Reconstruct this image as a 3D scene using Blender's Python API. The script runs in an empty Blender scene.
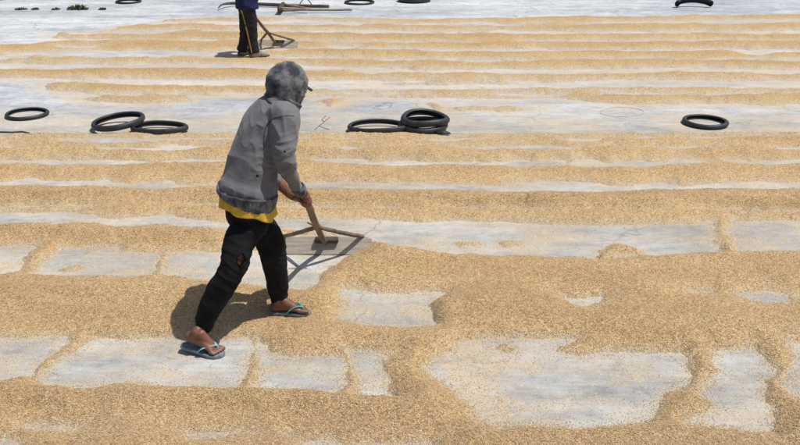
import bpy, bmesh, math, random
import numpy as np
from mathutils import Vector, Matrix, noise as mnoise

random.seed(7); rng = np.random.default_rng(7)
scene = bpy.context.scene
COL = scene.collection

# ------------------------------------------------------------------ camera, light, exposure
CAM_H = 2.45; PITCH = math.radians(22.5); F = 850.0
cd = bpy.data.cameras.new('camera'); cam = bpy.data.objects.new('camera', cd); COL.objects.link(cam)
cam.location = (0, 0, CAM_H); cam.rotation_euler = (math.pi/2 - PITCH, 0, 0)
cd.sensor_width = 36; cd.lens = F/800*36; cd.clip_start = 0.05; cd.clip_end = 1500
scene.camera = cam
SUN = Vector((0.42, -0.06, 1.0)).normalized()
world = bpy.data.worlds.new('World'); scene.world = world; world.use_nodes = True
wn = world.node_tree; bg = wn.nodes['Background']
sky = wn.nodes.new('ShaderNodeTexSky'); sky.sky_type = 'NISHITA'; sky.sun_disc = False
sky.sun_elevation = math.asin(SUN.z); sky.sun_rotation = math.atan2(SUN.x, SUN.y)
sky.air_density = 1.0; sky.dust_density = 2.0; sky.ozone_density = 1.0
wn.links.new(sky.outputs[0], bg.inputs[0]); bg.inputs[1].default_value = 0.095
sl = bpy.data.lights.new('sun', 'SUN'); so = bpy.data.objects.new('sun', sl); COL.objects.link(so)
sl.energy = 4.6; sl.angle = math.radians(0.53); sl.color = (1.0, 0.955, 0.89)
so.rotation_euler = SUN.to_track_quat('Z', 'Y').to_euler()
scene.view_settings.view_transform = 'Standard'; scene.view_settings.look = 'None'
scene.view_settings.exposure = -0.07; scene.view_settings.gamma = 1.0

# ------------------------------------------------------------------ helpers
TP = math.tan(PITCH); CP = math.cos(PITCH); SP = math.sin(PITCH)
def at(u, v, Y):
    """world point on the sight line through photo position (u, v) at distance Y"""
    a = PITCH + math.atan((v-222.5)/F)
    Z = CAM_H - Y*math.tan(a)
    zc = Y*CP + (CAM_H-Z)*SP
    return Vector(((u-400)/F*zc, Y, Z))
def A(u, v, Y): return at(u, v, 4.01+(Y-4.08)*.905)      # the hooded worker's depths
def ground(u, v):
    a = PITCH + math.atan((v-222.5)/F)
    return at(u, v, CAM_H/math.tan(a))

def tag(o, label=None, cat=None, group=None, kind=None):
    if label: o['label'] = label
    if cat: o['category'] = cat
    if group: o['group'] = group
    if kind: o['kind'] = kind
    return o
def link(name, me, mat=None, parent=None, smooth=True):
    o = bpy.data.objects.new(name, me); COL.objects.link(o)
    if mat: 
        me.materials.clear(); me.materials.append(mat)
    if parent: o.parent = parent
    if smooth: me.polygons.foreach_set('use_smooth', [True]*len(me.polygons))
    return o
def empty(name, loc=(0, 0, 0), rz=0, label=None, cat=None, group=None):
    o = bpy.data.objects.new(name, None); COL.objects.link(o); o.empty_display_size = .1
    o.location = loc; o.rotation_euler = (0, 0, rz)
    tag(o, label, cat, group); return o
def mesh_np(name, V, Fq):
    me = bpy.data.meshes.new(name)
    V = np.asarray(V, dtype=np.float32); Fq = np.asarray(Fq, dtype=np.int32)
    k = Fq.shape[1]
    me.vertices.add(len(V)); me.vertices.foreach_set('co', V.ravel())
    me.loops.add(Fq.size); me.loops.foreach_set('vertex_index', Fq.ravel())
    me.polygons.add(len(Fq)); me.polygons.foreach_set('loop_start', np.arange(0, Fq.size, k, dtype=np.int32))
    me.polygons.foreach_set('loop_total', np.full(len(Fq), k, dtype=np.int32))
    me.update(calc_edges=True); me.validate(); return me

# --- gradient noise in numpy
_perm = np.random.default_rng(3).permutation(256); _perm = np.concatenate([_perm, _perm, _perm])
_g3 = np.random.default_rng(5).normal(size=(256, 3)); _g3 /= np.linalg.norm(_g3, axis=1)[:, None]
def perlin(x, y, z=None):
    x = np.asarray(x, dtype=np.float64); y = np.asarray(y, dtype=np.float64)
    if z is None: z = np.zeros_like(x)
    xi = np.floor(x).astype(int); yi = np.floor(y).astype(int); zi = np.floor(z).astype(int)
    xf = x-xi; yf = y-yi; zf = z-zi
    f = lambda t: t*t*t*(t*(t*6-15)+10)
    u, v, w = f(xf), f(yf), f(zf)
    out = 0
    for dx in (0, 1):
        for dy in (0, 1):
            for dz in (0, 1):
                h = _perm[(_perm[(_perm[(xi+dx) & 255] + yi+dy) & 255] + zi+dz) & 255]
                g = _g3[h]
                d = g[..., 0]*(xf-dx)+g[..., 1]*(yf-dy)+g[..., 2]*(zf-dz)
                out = out + d*(u if dx else 1-u)*(v if dy else 1-v)*(w if dz else 1-w)
    return out*1.5
def fbm(x, y, o=4, z=0.0, gain=.5):
    r = 0; a = 1.; n = 0
    for i in range(o):
        r = r + a*perlin(x*2**i, y*2**i, np.zeros_like(x)+z+i*7.3); n += a; a *= gain
    return r/n

# ------------------------------------------------------------------ materials
def new_mat(name):
    m = bpy.data.materials.new(name); m.use_nodes = True
    nt = m.node_tree; b = nt.nodes['Principled BSDF']; return m, nt, b
def N(nt, typ, **kw):
    n = nt.nodes.new(typ)
    for k, v in kw.items():
        if k == 'inp':
            for kk, vv in v.items(): n.inputs[kk].default_value = vv
        else: setattr(n, k, v)
    return n
def ramp(nt, fac, stops, interp='LINEAR'):
    r = nt.nodes.new('ShaderNodeValToRGB'); r.color_ramp.interpolation = interp
    e = r.color_ramp.elements
    while len(e) < len(stops): e.new(0.5)
    for i, (p, c) in enumerate(stops):
        e[i].position = p; e[i].color = (*c, 1) if len(c) == 3 else c
    nt.links.new(fac, r.inputs[0]); return r.outputs[0]
def mix(nt, fac, a, b, mode='MIX'):
    m = nt.nodes.new('ShaderNodeMix'); m.data_type = 'RGBA'; m.blend_type = mode
    for i, v in ((0, fac), (6, a), (7, b)):
        if isinstance(v, (int, float)): m.inputs[i].default_value = v
        elif isinstance(v, tuple): m.inputs[i].default_value = (*v, 1)
        else: nt.links.new(v, m.inputs[i])
    return m.outputs[2]
def math_n(nt, op, a, b=None, clamp=False):
    m = nt.nodes.new('ShaderNodeMath'); m.operation = op; m.use_clamp = clamp
    for i, v in ((0, a), (1, b)):
        if v is None: continue
        if isinstance(v, (int, float)): m.inputs[i].default_value = v
        else: nt.links.new(v, m.inputs[i])
    return m.outputs[0]
def bump(nt, b, h, strength, dist, prev=None):
    n = nt.nodes.new('ShaderNodeBump'); n.inputs['Strength'].default_value = strength
    n.inputs['Distance'].default_value = dist; nt.links.new(h, n.inputs['Height'])
    if prev: nt.links.new(prev, n.inputs['Normal'])
    nt.links.new(n.outputs[0], b.inputs['Normal']); return n.outputs[0]
def coords(nt, scale=(1, 1, 1), kind='Object'):
    t = nt.nodes.new('ShaderNodeTexCoord'); m = nt.nodes.new('ShaderNodeMapping')
    m.inputs['Scale'].default_value = scale; nt.links.new(t.outputs[kind], m.inputs[0]); return m.outputs[0]
def noise_t(nt, vec, scale, detail=4, rough=.55, out='Fac'):
    n = nt.nodes.new('ShaderNodeTexNoise'); n.inputs['Scale'].default_value = scale
    n.inputs['Detail'].default_value = detail; n.inputs['Roughness'].default_value = rough
    nt.links.new(vec, n.inputs['Vector']); return n.outputs[out]
def vor(nt, vec, scale, feature='F1', rnd=1.0):
    n = nt.nodes.new('ShaderNodeTexVoronoi'); n.feature = feature; n.inputs['Scale'].default_value = scale
    n.inputs['Randomness'].default_value = rnd
    nt.links.new(vec, n.inputs['Vector']); return n

GRAIN_STOPS = [(0.0, (.25, .15, .065)), (.13, (.42, .29, .14)), (.5, (.555, .395, .205)), (.85, (.63, .465, .26)), (1.0, (.70, .56, .37))]
KERNEL_STOPS = [(0.0, (.20, .12, .055)), (.10, (.46, .32, .17)), (.5, (.635, .465, .27)), (.85, (.73, .56, .35)), (1.0, (.79, .66, .48))]
def mat_grain():
    m, nt, b = new_mat('rice_grain_surface')
    c = coords(nt); v = vor(nt, c, 150); w = nt.nodes.new('ShaderNodeSeparateColor'); nt.links.new(v.outputs['Color'], w.inputs[0])
    col = ramp(nt, w.outputs[0], GRAIN_STOPS)
    v2 = vor(nt, c, 46); w2 = nt.nodes.new('ShaderNodeSeparateColor'); nt.links.new(v2.outputs['Color'], w2.inputs[0])
    col = mix(nt, .35, col, ramp(nt, w2.outputs[1], [(0, (.75, .70, .62)), (.25, (1, 1, 1)), (1, (1.06, 1.06, 1.06))]), 'MULTIPLY')
    big = noise_t(nt, coords(nt, (.5, 1.2, 1)), 2.2, 5)
    col = mix(nt, 1.0, col, ramp(nt, big, [(.3, (.93, .88, .84)), (.7, (1.05, 1.04, 1.0))]), 'MULTIPLY')
    at_ = nt.nodes.new('ShaderNodeAttribute'); at_.attribute_name = 'far'
    col = mix(nt, at_.outputs['Fac'], col, mix(nt, 1.0, col, (.98, .98, .93), 'MULTIPLY'))
    # where the layer is one kernel thick the slab shows between kernels; thick rows are browner in long noise bands
    cv = nt.nodes.new('ShaderNodeAttribute'); cv.attribute_name = 'cover'
    tn = noise_t(nt, coords(nt, (.35, 1.8, 1)), 1.9, 4, .6)
    deep = math_n(nt, 'MULTIPLY', ramp(nt, cv.outputs['Fac'], [(.80, (0, 0, 0)), (1, (1, 1, 1))]), ramp(nt, tn, [(.38, (.15, .15, .15)), (.62, (1, 1, 1))]))
    col = mix(nt, deep, col, mix(nt, 1.0, col, (.88, .84, .78), 'MULTIPLY'))
    gap = math_n(nt, 'GREATER_THAN', math_n(nt, 'ADD', math_n(nt, 'MULTIPLY', w.outputs[1], .62), math_n(nt, 'MULTIPLY', noise_t(nt, c, 26, 4, .7), .38)), math_n(nt, 'MULTIPLY', cv.outputs['Fac'], 1.15))
    col = mix(nt, gap, col, mix(nt, at_.outputs['Fac'], (.50, .43, .32), (.52, .51, .48)))
    nt.links.new(col, b.inputs['Base Color']); b.inputs['Roughness'].default_value = .62
    b.inputs['Specular IOR Level'].default_value = .35
    h = math_n(nt, 'MULTIPLY', v.outputs['Distance'], -1.0)
    p = bump(nt, b, h, .9, .006)
    bump(nt, b, noise_t(nt, c, 60, 4, .7), .7, .010, p)
    return m
def mat_kernel():
    m, nt, b = new_mat('rice_husk')
    g = nt.nodes.new('ShaderNodeNewGeometry')
    col = ramp(nt, g.outputs['Random Per Island'], KERNEL_STOPS)
    nt.links.new(col, b.inputs['Base Color']); b.inputs['Roughness'].default_value = .5
    return m
def mat_concrete():
    m, nt, b = new_mat('concrete')
    c = coords(nt)
    n1 = noise_t(nt, coords(nt, (.55, 1, 1)), 1.3, 7, .62)
    n2 = noise_t(nt, c, 14, 6, .7)
    n3 = noise_t(nt, c, 110, 3, .6)
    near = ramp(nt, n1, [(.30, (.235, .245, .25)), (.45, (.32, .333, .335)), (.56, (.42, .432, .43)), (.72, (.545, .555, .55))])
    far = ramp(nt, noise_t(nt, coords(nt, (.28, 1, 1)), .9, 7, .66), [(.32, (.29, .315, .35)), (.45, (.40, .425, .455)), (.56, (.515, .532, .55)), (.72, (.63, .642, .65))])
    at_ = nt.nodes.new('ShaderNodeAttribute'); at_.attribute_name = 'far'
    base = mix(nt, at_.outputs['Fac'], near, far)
    base = mix(nt, .8, base, ramp(nt, n2, [(.28, (.66, .67, .70)), (.5, (1, 1, 1)), (.72, (1.16, 1.15, 1.12))]), 'MULTIPLY')
    n4 = noise_t(nt, coords(nt, (.6, 1.3, 1)), 4.5, 6, .7)
    base = mix(nt, .8, base, ramp(nt, n4, [(.36, (.70, .71, .73)), (.47, (.96, .96, .97)), (.54, (1.04, 1.04, 1.03)), (.66, (1.24, 1.22, 1.18))]), 'MULTIPLY')
    base = mix(nt, .5, base, ramp(nt, n3, [(.3, (.8, .79, .77)), (.6, (1.05, 1.05, 1.05))]), 'MULTIPLY')
    # scuffs left by raking, long and thin
    sc = noise_t(nt, coords(nt, (2.2, 26, 1)), 1.6, 4, .6)
    base = mix(nt, .35, base, ramp(nt, sc, [(.36, (.82, .83, .86)), (.5, (1, 1, 1)), (.68, (1.08, 1.07, 1.05))]), 'MULTIPLY')
    mp = nt.nodes.new('ShaderNodeMapping'); mp.inputs['Rotation'].default_value = (0, 0, .9); mp.inputs['Scale'].default_value = (2.5, 34, 1)
    tc = nt.nodes.new('ShaderNodeTexCoord'); nt.links.new(tc.outputs['Object'], mp.inputs[0])
    base = mix(nt, .45, base, ramp(nt, noise_t(nt, mp.outputs[0], 1.2, 3, .6), [(.36, (.80, .80, .80)), (.5, (1, 1, 1)), (.66, (1.12, 1.10, 1.06))]), 'MULTIPLY')
    # hairline cracks
    wv = nt.nodes.new('ShaderNodeVectorMath'); wv.operation = 'ADD'
    nz = nt.nodes.new('ShaderNodeTexNoise'); nz.inputs['Scale'].default_value = 1.7; nz.inputs['Detail'].default_value = 5
    nt.links.new(c, nz.inputs['Vector']); nt.links.new(c, wv.inputs[0]); nt.links.new(nz.outputs['Color'], wv.inputs[1])
    cr = vor(nt, wv.outputs[0], .42, 'DISTANCE_TO_EDGE')
    crf = ramp(nt, cr.outputs['Distance'], [(0.0, (1, 1, 1)), (.006, (0, 0, 0))])
    crm = math_n(nt, 'MULTIPLY', crf, ramp(nt, noise_t(nt, c, .8, 3), [(.42, (0, 0, 0)), (.55, (.7, .7, .7))]))
    base = mix(nt, crm, base, (.12, .12, .12))
    d = nt.nodes.new('ShaderNodeAttribute'); d.attribute_name = 'dust'
    film = math_n(nt, 'MULTIPLY', d.outputs['Fac'], .58, True)
    base = mix(nt, film, base, (.50, .415, .29))
    # scattered husks and bran on the slab
    for sc_, thr, k in ((105, .40, .85), (240, .42, .55)):
        v = vor(nt, c, sc_); w = nt.nodes.new('ShaderNodeSeparateColor'); nt.links.new(v.outputs['Color'], w.inputs[0])
        dn = math_n(nt, 'MULTIPLY', d.outputs['Fac'], ramp(nt, noise_t(nt, coords(nt, (.7, 1.3, 1)), 9, 5, .65), [(.36, (0, 0, 0)), (.62, (1.1, 1.1, 1.1))]))
        s1 = math_n(nt, 'LESS_THAN', w.outputs[0], math_n(nt, 'MULTIPLY', dn, k))
        s2 = math_n(nt, 'LESS_THAN', v.outputs['Distance'], thr)
        s = math_n(nt, 'MULTIPLY', s1, s2)
        base = mix(nt, s, base, ramp(nt, w.outputs[1], GRAIN_STOPS))
    nt.links.new(base, b.inputs['Base Color']); b.inputs['Roughness'].default_value = .85
    b.inputs['Specular IOR Level'].default_value = .3
    p = bump(nt, b, n2, .25, .01); bump(nt, b, n3, .4, .003, p)
    return m
def mat_plain(name, col, rough=.7, nscale=40, var=.25, bstr=.3, bdist=.003, spec=.4, stretch=(1, 1, 1)):
    m, nt, b = new_mat(name); c = coords(nt, stretch)
    n = noise_t(nt, c, nscale, 5, .6)
    lo = tuple(x*(1-var) for x in col); hi = tuple(min(1, x*(1+var)) for x in col)
    nt.links.new(ramp(nt, n, [(.3, lo), (.7, hi)]), b.inputs['Base Color'])
    b.inputs['Roughness'].default_value = rough; b.inputs['Specular IOR Level'].default_value = spec
    if bstr: bump(nt, b, n, bstr, bdist)
    return m
def mat_rubber():
    m, nt, b = new_mat('dusty_rubber'); c = coords(nt)
    n = noise_t(nt, c, 9, 6, .65)
    nt.links.new(ramp(nt, n, [(.35, (.012, .013, .015)), (.6, (.028, .029, .031)), (.78, (.10, .095, .085))]), b.inputs['Base Color'])
    b.inputs['Roughness'].default_value = .55; bump(nt, b, noise_t(nt, c, 160, 3), .4, .002); return m
def mat_wood(name, a, bcol, stretch=(1, 1, 1)):
    m, nt, b = new_mat(name); c = coords(nt, stretch)
    n = noise_t(nt, c, 16, 7, .68)
    nt.links.new(ramp(nt, n, [(.32, a), (.62, bcol)]), b.inputs['Base Color'])
    b.inputs['Roughness'].default_value = .75; bump(nt, b, n, .5, .004); return m
def mat_hoodie(name, stain=.5):
    m, nt, b = new_mat(name); c = coords(nt)
    n = noise_t(nt, c, 7, 6, .6)
    base = ramp(nt, n, [(.3, (.135, .138, .148)), (.55, (.160, .163, .173)), (.8, (.185, .188, .196))])
    fad = noise_t(nt, coords(nt, (1, 1, .6)), 3.2, 3)
    base = mix(nt, ramp(nt, fad, [(.5, (0, 0, 0)), (.68, (.4, .4, .4))]), base, (.20, .20, .20))
    s = noise_t(nt, c, 17, 6, .66)
    sf = ramp(nt, s, [(.48-.07*stain, (0, 0, 0)), (.60, (stain,)*3)])
    base = mix(nt, sf, base, (.022, .024, .034))
    hv = vor(nt, c, 26); w = nt.nodes.new('ShaderNodeSeparateColor'); nt.links.new(hv.outputs['Color'], w.inputs[0])
    hol = math_n(nt, 'MULTIPLY', math_n(nt, 'LESS_THAN', w.outputs[0], .035), math_n(nt, 'LESS_THAN', hv.outputs['Distance'], .20))
    base = mix(nt, hol, base, (.012, .012, .015))
    nt.links.new(base, b.inputs['Base Color']); b.inputs['Roughness'].default_value = .95
    b.inputs['Specular IOR Level'].default_value = .1
    try: b.inputs['Sheen Weight'].default_value = .15
    except Exception: pass
    p = bump(nt, b, noise_t(nt, c, 30, 5, .6), .5, .008)
    bump(nt, b, noise_t(nt, c, 420, 2), .35, .002, p); return m
def mat_skin():
    m, nt, b = new_mat('skin'); c = coords(nt)
    n = noise_t(nt, c, 22, 5, .6)
    nt.links.new(ramp(nt, n, [(.3, (.115, .048, .026)), (.7, (.215, .10, .058))]), b.inputs['Base Color'])
    b.inputs['Roughness'].default_value = .5; b.inputs['Subsurface Weight'].default_value = .05
    b.inputs['Subsurface Radius'].default_value = (.01, .004, .002)
    bump(nt, b, noise_t(nt, c, 120, 4), .25, .002); return m

M = dict(
    grain=mat_grain(), kernel=mat_kernel(), concrete=mat_concrete(), rubber=mat_rubber(),
    soil=mat_plain('soil', (.16, .12, .08), .95, 3), skin=mat_skin(),
    hoodie=mat_hoodie('grey_fleece', .10), hood=mat_hoodie('stained_grey_fleece', .88), band=mat_hoodie('grimy_rib', .85),
    yellow=mat_plain('yellow_cotton', (.62, .40, .055), .9, 26, .28, .4, .004, .2),
    black=mat_plain('black_jersey', (.010, .010, .012), .92, 14, .5, .5, .006, .18),
    navy=mat_plain('navy_cotton', (.018, .024, .075), .9, 14, .3, .4, .01, .2),
    trackblack=mat_plain('charcoal_cloth', (.016, .014, .020), .8, 14, .35, .4, .01, .3),
    stripe=mat_plain('gold_stripe', (.42, .29, .07), .7, 20, .2, .1),
    capblack=mat_plain('cap_black', (.012, .012, .014), .7, 30, .3, .2),
    thread=mat_plain('seam_thread', (.035, .037, .043), .9, 60, .3, 0),
    sole=mat_plain('slate_foam', (.16, .20, .22), .8, 40, .3, .3),
    solegrey=mat_plain('worn_foam', (.19, .20, .20), .8, 40, .3, .3),
    strapblue=mat_plain('pale_blue_strap', (.20, .34, .38), .5, 40, .2, .1),
    strapgreen=mat_plain('teal_strap', (.06, .27, .22), .5, 40, .2, .1),
    shoe=mat_plain('dusty_canvas', (.30, .27, .22), .9, 30, .3, .3),
    branch=mat_wood('weathered_branch', (.085, .058, .036), (.24, .165, .105), (1, .3, .3)),
    brace=mat_wood('dark_branch', (.065, .045, .03), (.20, .145, .10), (1, .4, 1)),
    board=mat_wood('dusty_board', (.25, .215, .175), (.43, .39, .33), (.25, 1, 3)),
    cleat=mat_wood('dark_cleat', (.03, .022, .018), (.08, .06, .045)),
    pole=mat_wood('dark_pole', (.022, .018, .015), (.09, .07, .055), (.3, 1, 1)),
    plank=mat_wood('grey_plank', (.17, .14, .11), (.33, .28, .22), (.3, 1, 1)),
    wire=mat_plain('wire', (.05, .05, .05), .5, 20, .2, 0),
    leaf=mat_plain('weed_leaf', (.085, .12, .05), .6, 30, .5, 0),
    hair=mat_plain('black_hair', (.01, .009, .008), .6, 60, .3, .5),
    eye=mat_plain('eye', (.35, .33, .30), .2, 60, .1, 0),
    nail=mat_plain('nail', (.36, .22, .17), .4, 60, .1, 0),
)

# ------------------------------------------------------------------ plan of the drying floor
# swept-bare patches, traced as outlines on the ground (converted to metres by ground())
BARE = [
 # beyond the far field
 [(1500,13),(800,15),(740,16.5),(640,18),(540,17.5),(500,19),(400,19.5),(300,18),(200,18.5),(165,20.5),(160,24.5),(118,27),(110,31),(62,33),(54,37),(75,39.5),(110,38.5),(122,41),(80,42),(40,44.5),(0,47),(-700,52),(-700,-55),(1500,-55)],
 # strip between far and near fields
 [(-700,78),(0,77.5),(45,79),(48,90),(75,92),(100,95),(150,99),(200,95.5),(260,95.5),(310,97),(400,97.5),(500,98.5),(560,98),(600,103),(650,105),(700,103),(760,105),(800,104),(1500,104),(1500,133.6),(800,133.3),(700,134),(600,134),(500,134.5),(445,135.5),(400,133),(330,133.5),(200,134),(100,134),(0,134.5),(-700,134)],
 [(200,80),(260,80.5),(310,82.5),(400,85),(500,84),(600,81.5),(700,82.5),(800,84),(1500,84),(1500,89),(800,89),(700,88.5),(600,89),(500,90),(400,90),(310,91),(260,86.5),(200,85.5),(150,86),(118,84),(118,79)],
 # near field strips
 [(-700,182),(0,182),(30,178.5),(45,181),(95,181),(108,178),(112,181),(130,185),(168,180),(180,184.5),(200,185.5),(240,184),(340,182.5),(400,183),(440,183),(470,185),(500,185),(520,181.5),(560,181),(600,183),(620,185),(640,184.5),(660,181),(680,185),(720,183),(760,181.5),(800,182.5),(1500,183),(1500,190),(800,190.5),(750,190),(700,190.5),(680,192),(640,193),(600,193),(500,193),(400,193),(300,191),(200,191),(150,191),(100,190),(50,189),(0,188),(-700,188)],
 [(-700,212),(0,212),(60,212),(95,214),(112,219),(140,217),(165,215.5),(200,220),(240,222),(280,218),(340,219.5),(400,220.5),(460,221.5),(500,221),(540,224.5),(600,225.5),(700,222.5),(716,223),(713,235),(722,255),(680,257),(650,258),(600,261),(520,259),(450,258),(400,256),(392,252),(385,245),(350,238),(325,232.5),(290,231),(222,231),(200,230),(160,226),(140,229),(120,230),(110,226),(90,225),(60,228),(50,223),(0,227),(-700,228)],
 [(733,220),(800,221.5),(1500,222),(1500,254),(800,254),(760,255),(738,256),(735,240),(728,230)],
 [(-700,244),(0,245),(42,245.5),(28,257),(18,273),(0,277),(-700,278)],
 [(60,249),(90,247.5),(115,247.5),(125,252),(162,252.5),(158,265),(155,279),(120,281),(75,278),(60,278),(38,276),(40,262),(50,258)],
 [(172,253),(200,252),(225,252),(262,250),(290,238),(360,238),(366,254),(346,258),(325,270),(318,285),(300,291),(270,288),(235,284),(210,281),(175,281),(163,276),(165,262)],
 [(338,288),(362,290),(368,292),(400,293.5),(440,292),(444,294),(432,305),(430,315),(437,326),(400,328),(370,326),(340,321),(338,316),(345,305)],
 [(560,296),(575,299),(600,297),(602,302),(582,308),(572,304)],
 [(730,295),(745,291.5),(770,290.5),(790,295),(792,300),(780,303),(765,304),(745,298)],
 [(-700,336),(0,337),(65,337),(70,343),(55,352),(45,362),(35,372),(30,379),(0,386),(-700,388)],
 [(88,341),(100,339),(180,340),(210,342),(228,340),(240,336.5),(250,337),(253,345),(252,355),(249,365),(244,378),(240,391),(200,390),(145,388),(130,386),(100,389),(60,388),(42,386),(40,380),(52,362),(75,352)],
 [(258,338),(266,345),(272,352),(290,357),(340,354),(345,358),(350,370),(348,385),(335,396),(300,395),(258,392),(254,388),(259,370),(256,350)],
 [(348,350),(380,355),(395,357),(385,362),(388,375),(392,398),(360,398),(355,380),(350,365)],
 [(20,425),(40,424.5),(85,427.5),(75,431),(40,432),(25,430)],
 [(185,433),(200,431.5),(240,430.5),(255,433.5),(210,439),(190,440)],
 [(300,441),(335,440.5),(340,443),(400,443),(430,441.5),(436,470),(300,470)],
 [(-60,441),(-20,438),(15,440),(26,446),(20,460),(-60,460)],
 [(427,368),(432,360),(445,352),(465,343),(490,339),(520,336.5),(560,337.5),(575,340),(570,345),(558,348),(556,352),(580,355),(620,351),(640,352),(680,352),(690,358),(690,385),(668,395),(655,420),(640,426),(610,428),(580,429),(540,427.5),(490,427.5),(483,425),(470,408),(455,393),(445,385),(430,375)],
 [(712,349),(755,347.5),(762,355),(777,370),(772,378),(762,380),(768,395),(776,420),(773,436),(745,433),(690,427),(686,423),(700,415),(710,405),(700,393),(705,385),(716,372),(712,365)],
 [(785,340),(1100,337),(1200,430),(800,399),(781,388),(783,378),(793,370),(790,355)],
]
LENS = [  # x0, x1, y, half-height: slivers of slab showing between the raked rows
 (116,162,32,2.2),(265,338,23,3),(395,525,25,1.9),(300,400,31,1.0),(8,238,54,3.4),(-60,30,58,2.6),(-80,122,67,3.1),(116,192,66,1.2),
 (116,205,82,3),(434,472,50.6,1.6),(476,606,51,1.6),(596,704,51,1.4),(738,830,51.5,2.2),(744,770,53,3),(330,362,47.5,1.5),(372,405,49,1.3),
 (465,515,62,1.7),(380,595,72,2.1),(616,634,70,1.8),(664,696,71,1.5),(752,860,72,2.6),(195,238,67,2.8),(258,342,68,2.8),(352,412,71,3.2),
 (684,830,22.5,2.4),(722,780,33,1.8),(596,655,33,1.2),(430,560,33,.8),(150,230,31,1.0),(60,110,47,0.8),(500,560,61,1.0),
 (-40,30,149,2.6),(66,172,141.5,2.2),(85,200,150,2.4),(156,184,148,4.4),(-60,165,164,3.8),(330,364,149.5,2.4),(320,369,162,3.4),(372,424,164.5,3.8),
 (468,584,149,3.2),(500,533,164,5.5),(570,605,164,4.2),(425,465,140.5,1.4),(614,655,165,4.4),(668,708,162,2.8),(728,748,162,2.4),(746,780,164.5,3.8),
 (776,900,162,2.8),(630,705,138,1.5),(560,600,141,1.6),(780,900,150,2),(-50,20,137,1),(790,1000,297,3.6),(690,712,293,1.4),(283,297,435.5,1.6),
 (180,232,148,2),(185,222,163,2.5),(430,500,163,1.4),(540,570,162,1.4)]
ISLAND = [  # heaps and trails of grain lying on the bare slab
 [(427,103),(437,104),(450,110),(440,112),(430,107)], [(450,108),(500,107),(545,109),(500,111),(460,111)], [(318,100),(345,99),(350,103),(330,107)],
 [(75,98),(120,97),(190,98),(195,101),(150,104),(100,102)], [(62,270),(80,267),(82,270),(66,273)],
 [(500,344),(512,346),(516,352),(506,353),(496,348)], [(455,243),(478,242),(482,245),(460,247)], [(498,243),(520,242),(524,245),(504,247)],
 [(598,250),(615,245),(640,250),(650,257),(600,261)], [(108,37.5),(140,36),(150,39),(120,40)],
]
TROUGH = [  # (half-width px, strength, [(x, y)...]) lines where the raked layer runs thin
 (1.8,.9,[(260,23),(400,24),(520,24.5),(640,23.5),(800,22)]),(1.9,.7,[(130,33),(200,31),(400,32.5),(600,33.5),(800,32.5)]),
 (1.4,.35,[(150,41),(300,41.5),(400,42.2),(600,42),(800,42)]),(1.5,.8,[(0,54),(200,53),(300,49),(400,50.3),(600,51),(800,51)]),
 (1.7,.55,[(-50,57.5),(60,57),(200,57.5),(300,58.5),(400,60.5),(600,60.5),(800,60)]),
 (2.5,.9,[(-50,66),(100,66.5),(200,67),(300,68.5),(400,71),(600,72),(700,71),(800,72)]),
 (2.5,.8,[(60,81),(200,82.5),(260,82.5)]),(1.8,.5,[(60,95),(150,95),(260,95)]),
 (1.6,.9,[(-60,138.5),(100,140),(300,139),(430,140.5),(600,139.5),(700,138),(900,139)]),
 (2.0,.9,[(-60,149),(60,149.5),(200,150),(340,149.5),(480,149),(620,149),(800,149)]),
 (3.2,.95,[(-60,164),(100,163.5),(200,163),(330,163),(420,165),(520,164.5),(620,165.5),(800,164)]),
 (2.0,.35,[(-60,208),(200,207),(500,211),(800,213)])]
def _g(pts): return np.array([[*ground(u, v)][:2] for u, v in pts])
def lens_poly(x0, x1, y, h):
    pts = []
    n = 7
    for i in range(n): t = i/(n-1); pts.append((x0+(x1-x0)*t, y-h*math.sin(math.pi*min(max(t, .03), .97))**.5*(.8+.4*random.random())))
    for i in range(n): t = 1-i/(n-1); pts.append((x0+(x1-x0)*t, y+h*math.sin(math.pi*min(max(t, .03), .97))**.5*(.8+.4*random.random())))
    return pts
POLYB = [_g(p) for p in BARE] + [_g(lens_poly(*l)) for l in LENS]
POLYI = [_g(p) for p in ISLAND]
def _tr(w, st, pts):
    g = [ground(u, v) for u, v in pts]; g2 = [ground(u, v-w) for u, v in pts]
    return (np.array([p.x/p.y for p in g]), np.array([p.y for p in g]), np.array([a.y-b.y for a, b in zip(g2, g)]), st)
TRS = [_tr(*t) for t in TROUGH]
def sdf(poly, x, y, base, sign):
    """folds the polygon's signed distance (inside positive) into base"""
    lo = poly.min(0)-.9; hi = poly.max(0)+.9
    idx = np.nonzero((x > lo[0]) & (x < hi[0]) & (y > lo[1]) & (y < hi[1]))[0]
    if not len(idx): return
    px = x[idx]; py = y[idx]; d = np.full(len(idx), 1e9); ins = np.zeros(len(idx), bool)
    n = len(poly)
    for i in range(n):
        ax, ay = poly[i]; bx, by = poly[(i+1) % n]; ex, ey = bx-ax, by-ay
        t = np.clip(((px-ax)*ex+(py-ay)*ey)/max(ex*ex+ey*ey, 1e-9), 0, 1)
        d = np.minimum(d, (px-ax-t*ex)**2+(py-ay-t*ey)**2)
        c = ((ay > py) != (by > py))
        if by != ay: ins ^= c & (px < ex*(py-ay)/(by-ay)+ax)
    s = np.sqrt(d); s = np.where(ins, s, -s)
    if sign > 0: base[idx] = np.maximum(base[idx], s)
    else: base[idx] = np.minimum(base[idx], -s)
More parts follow.
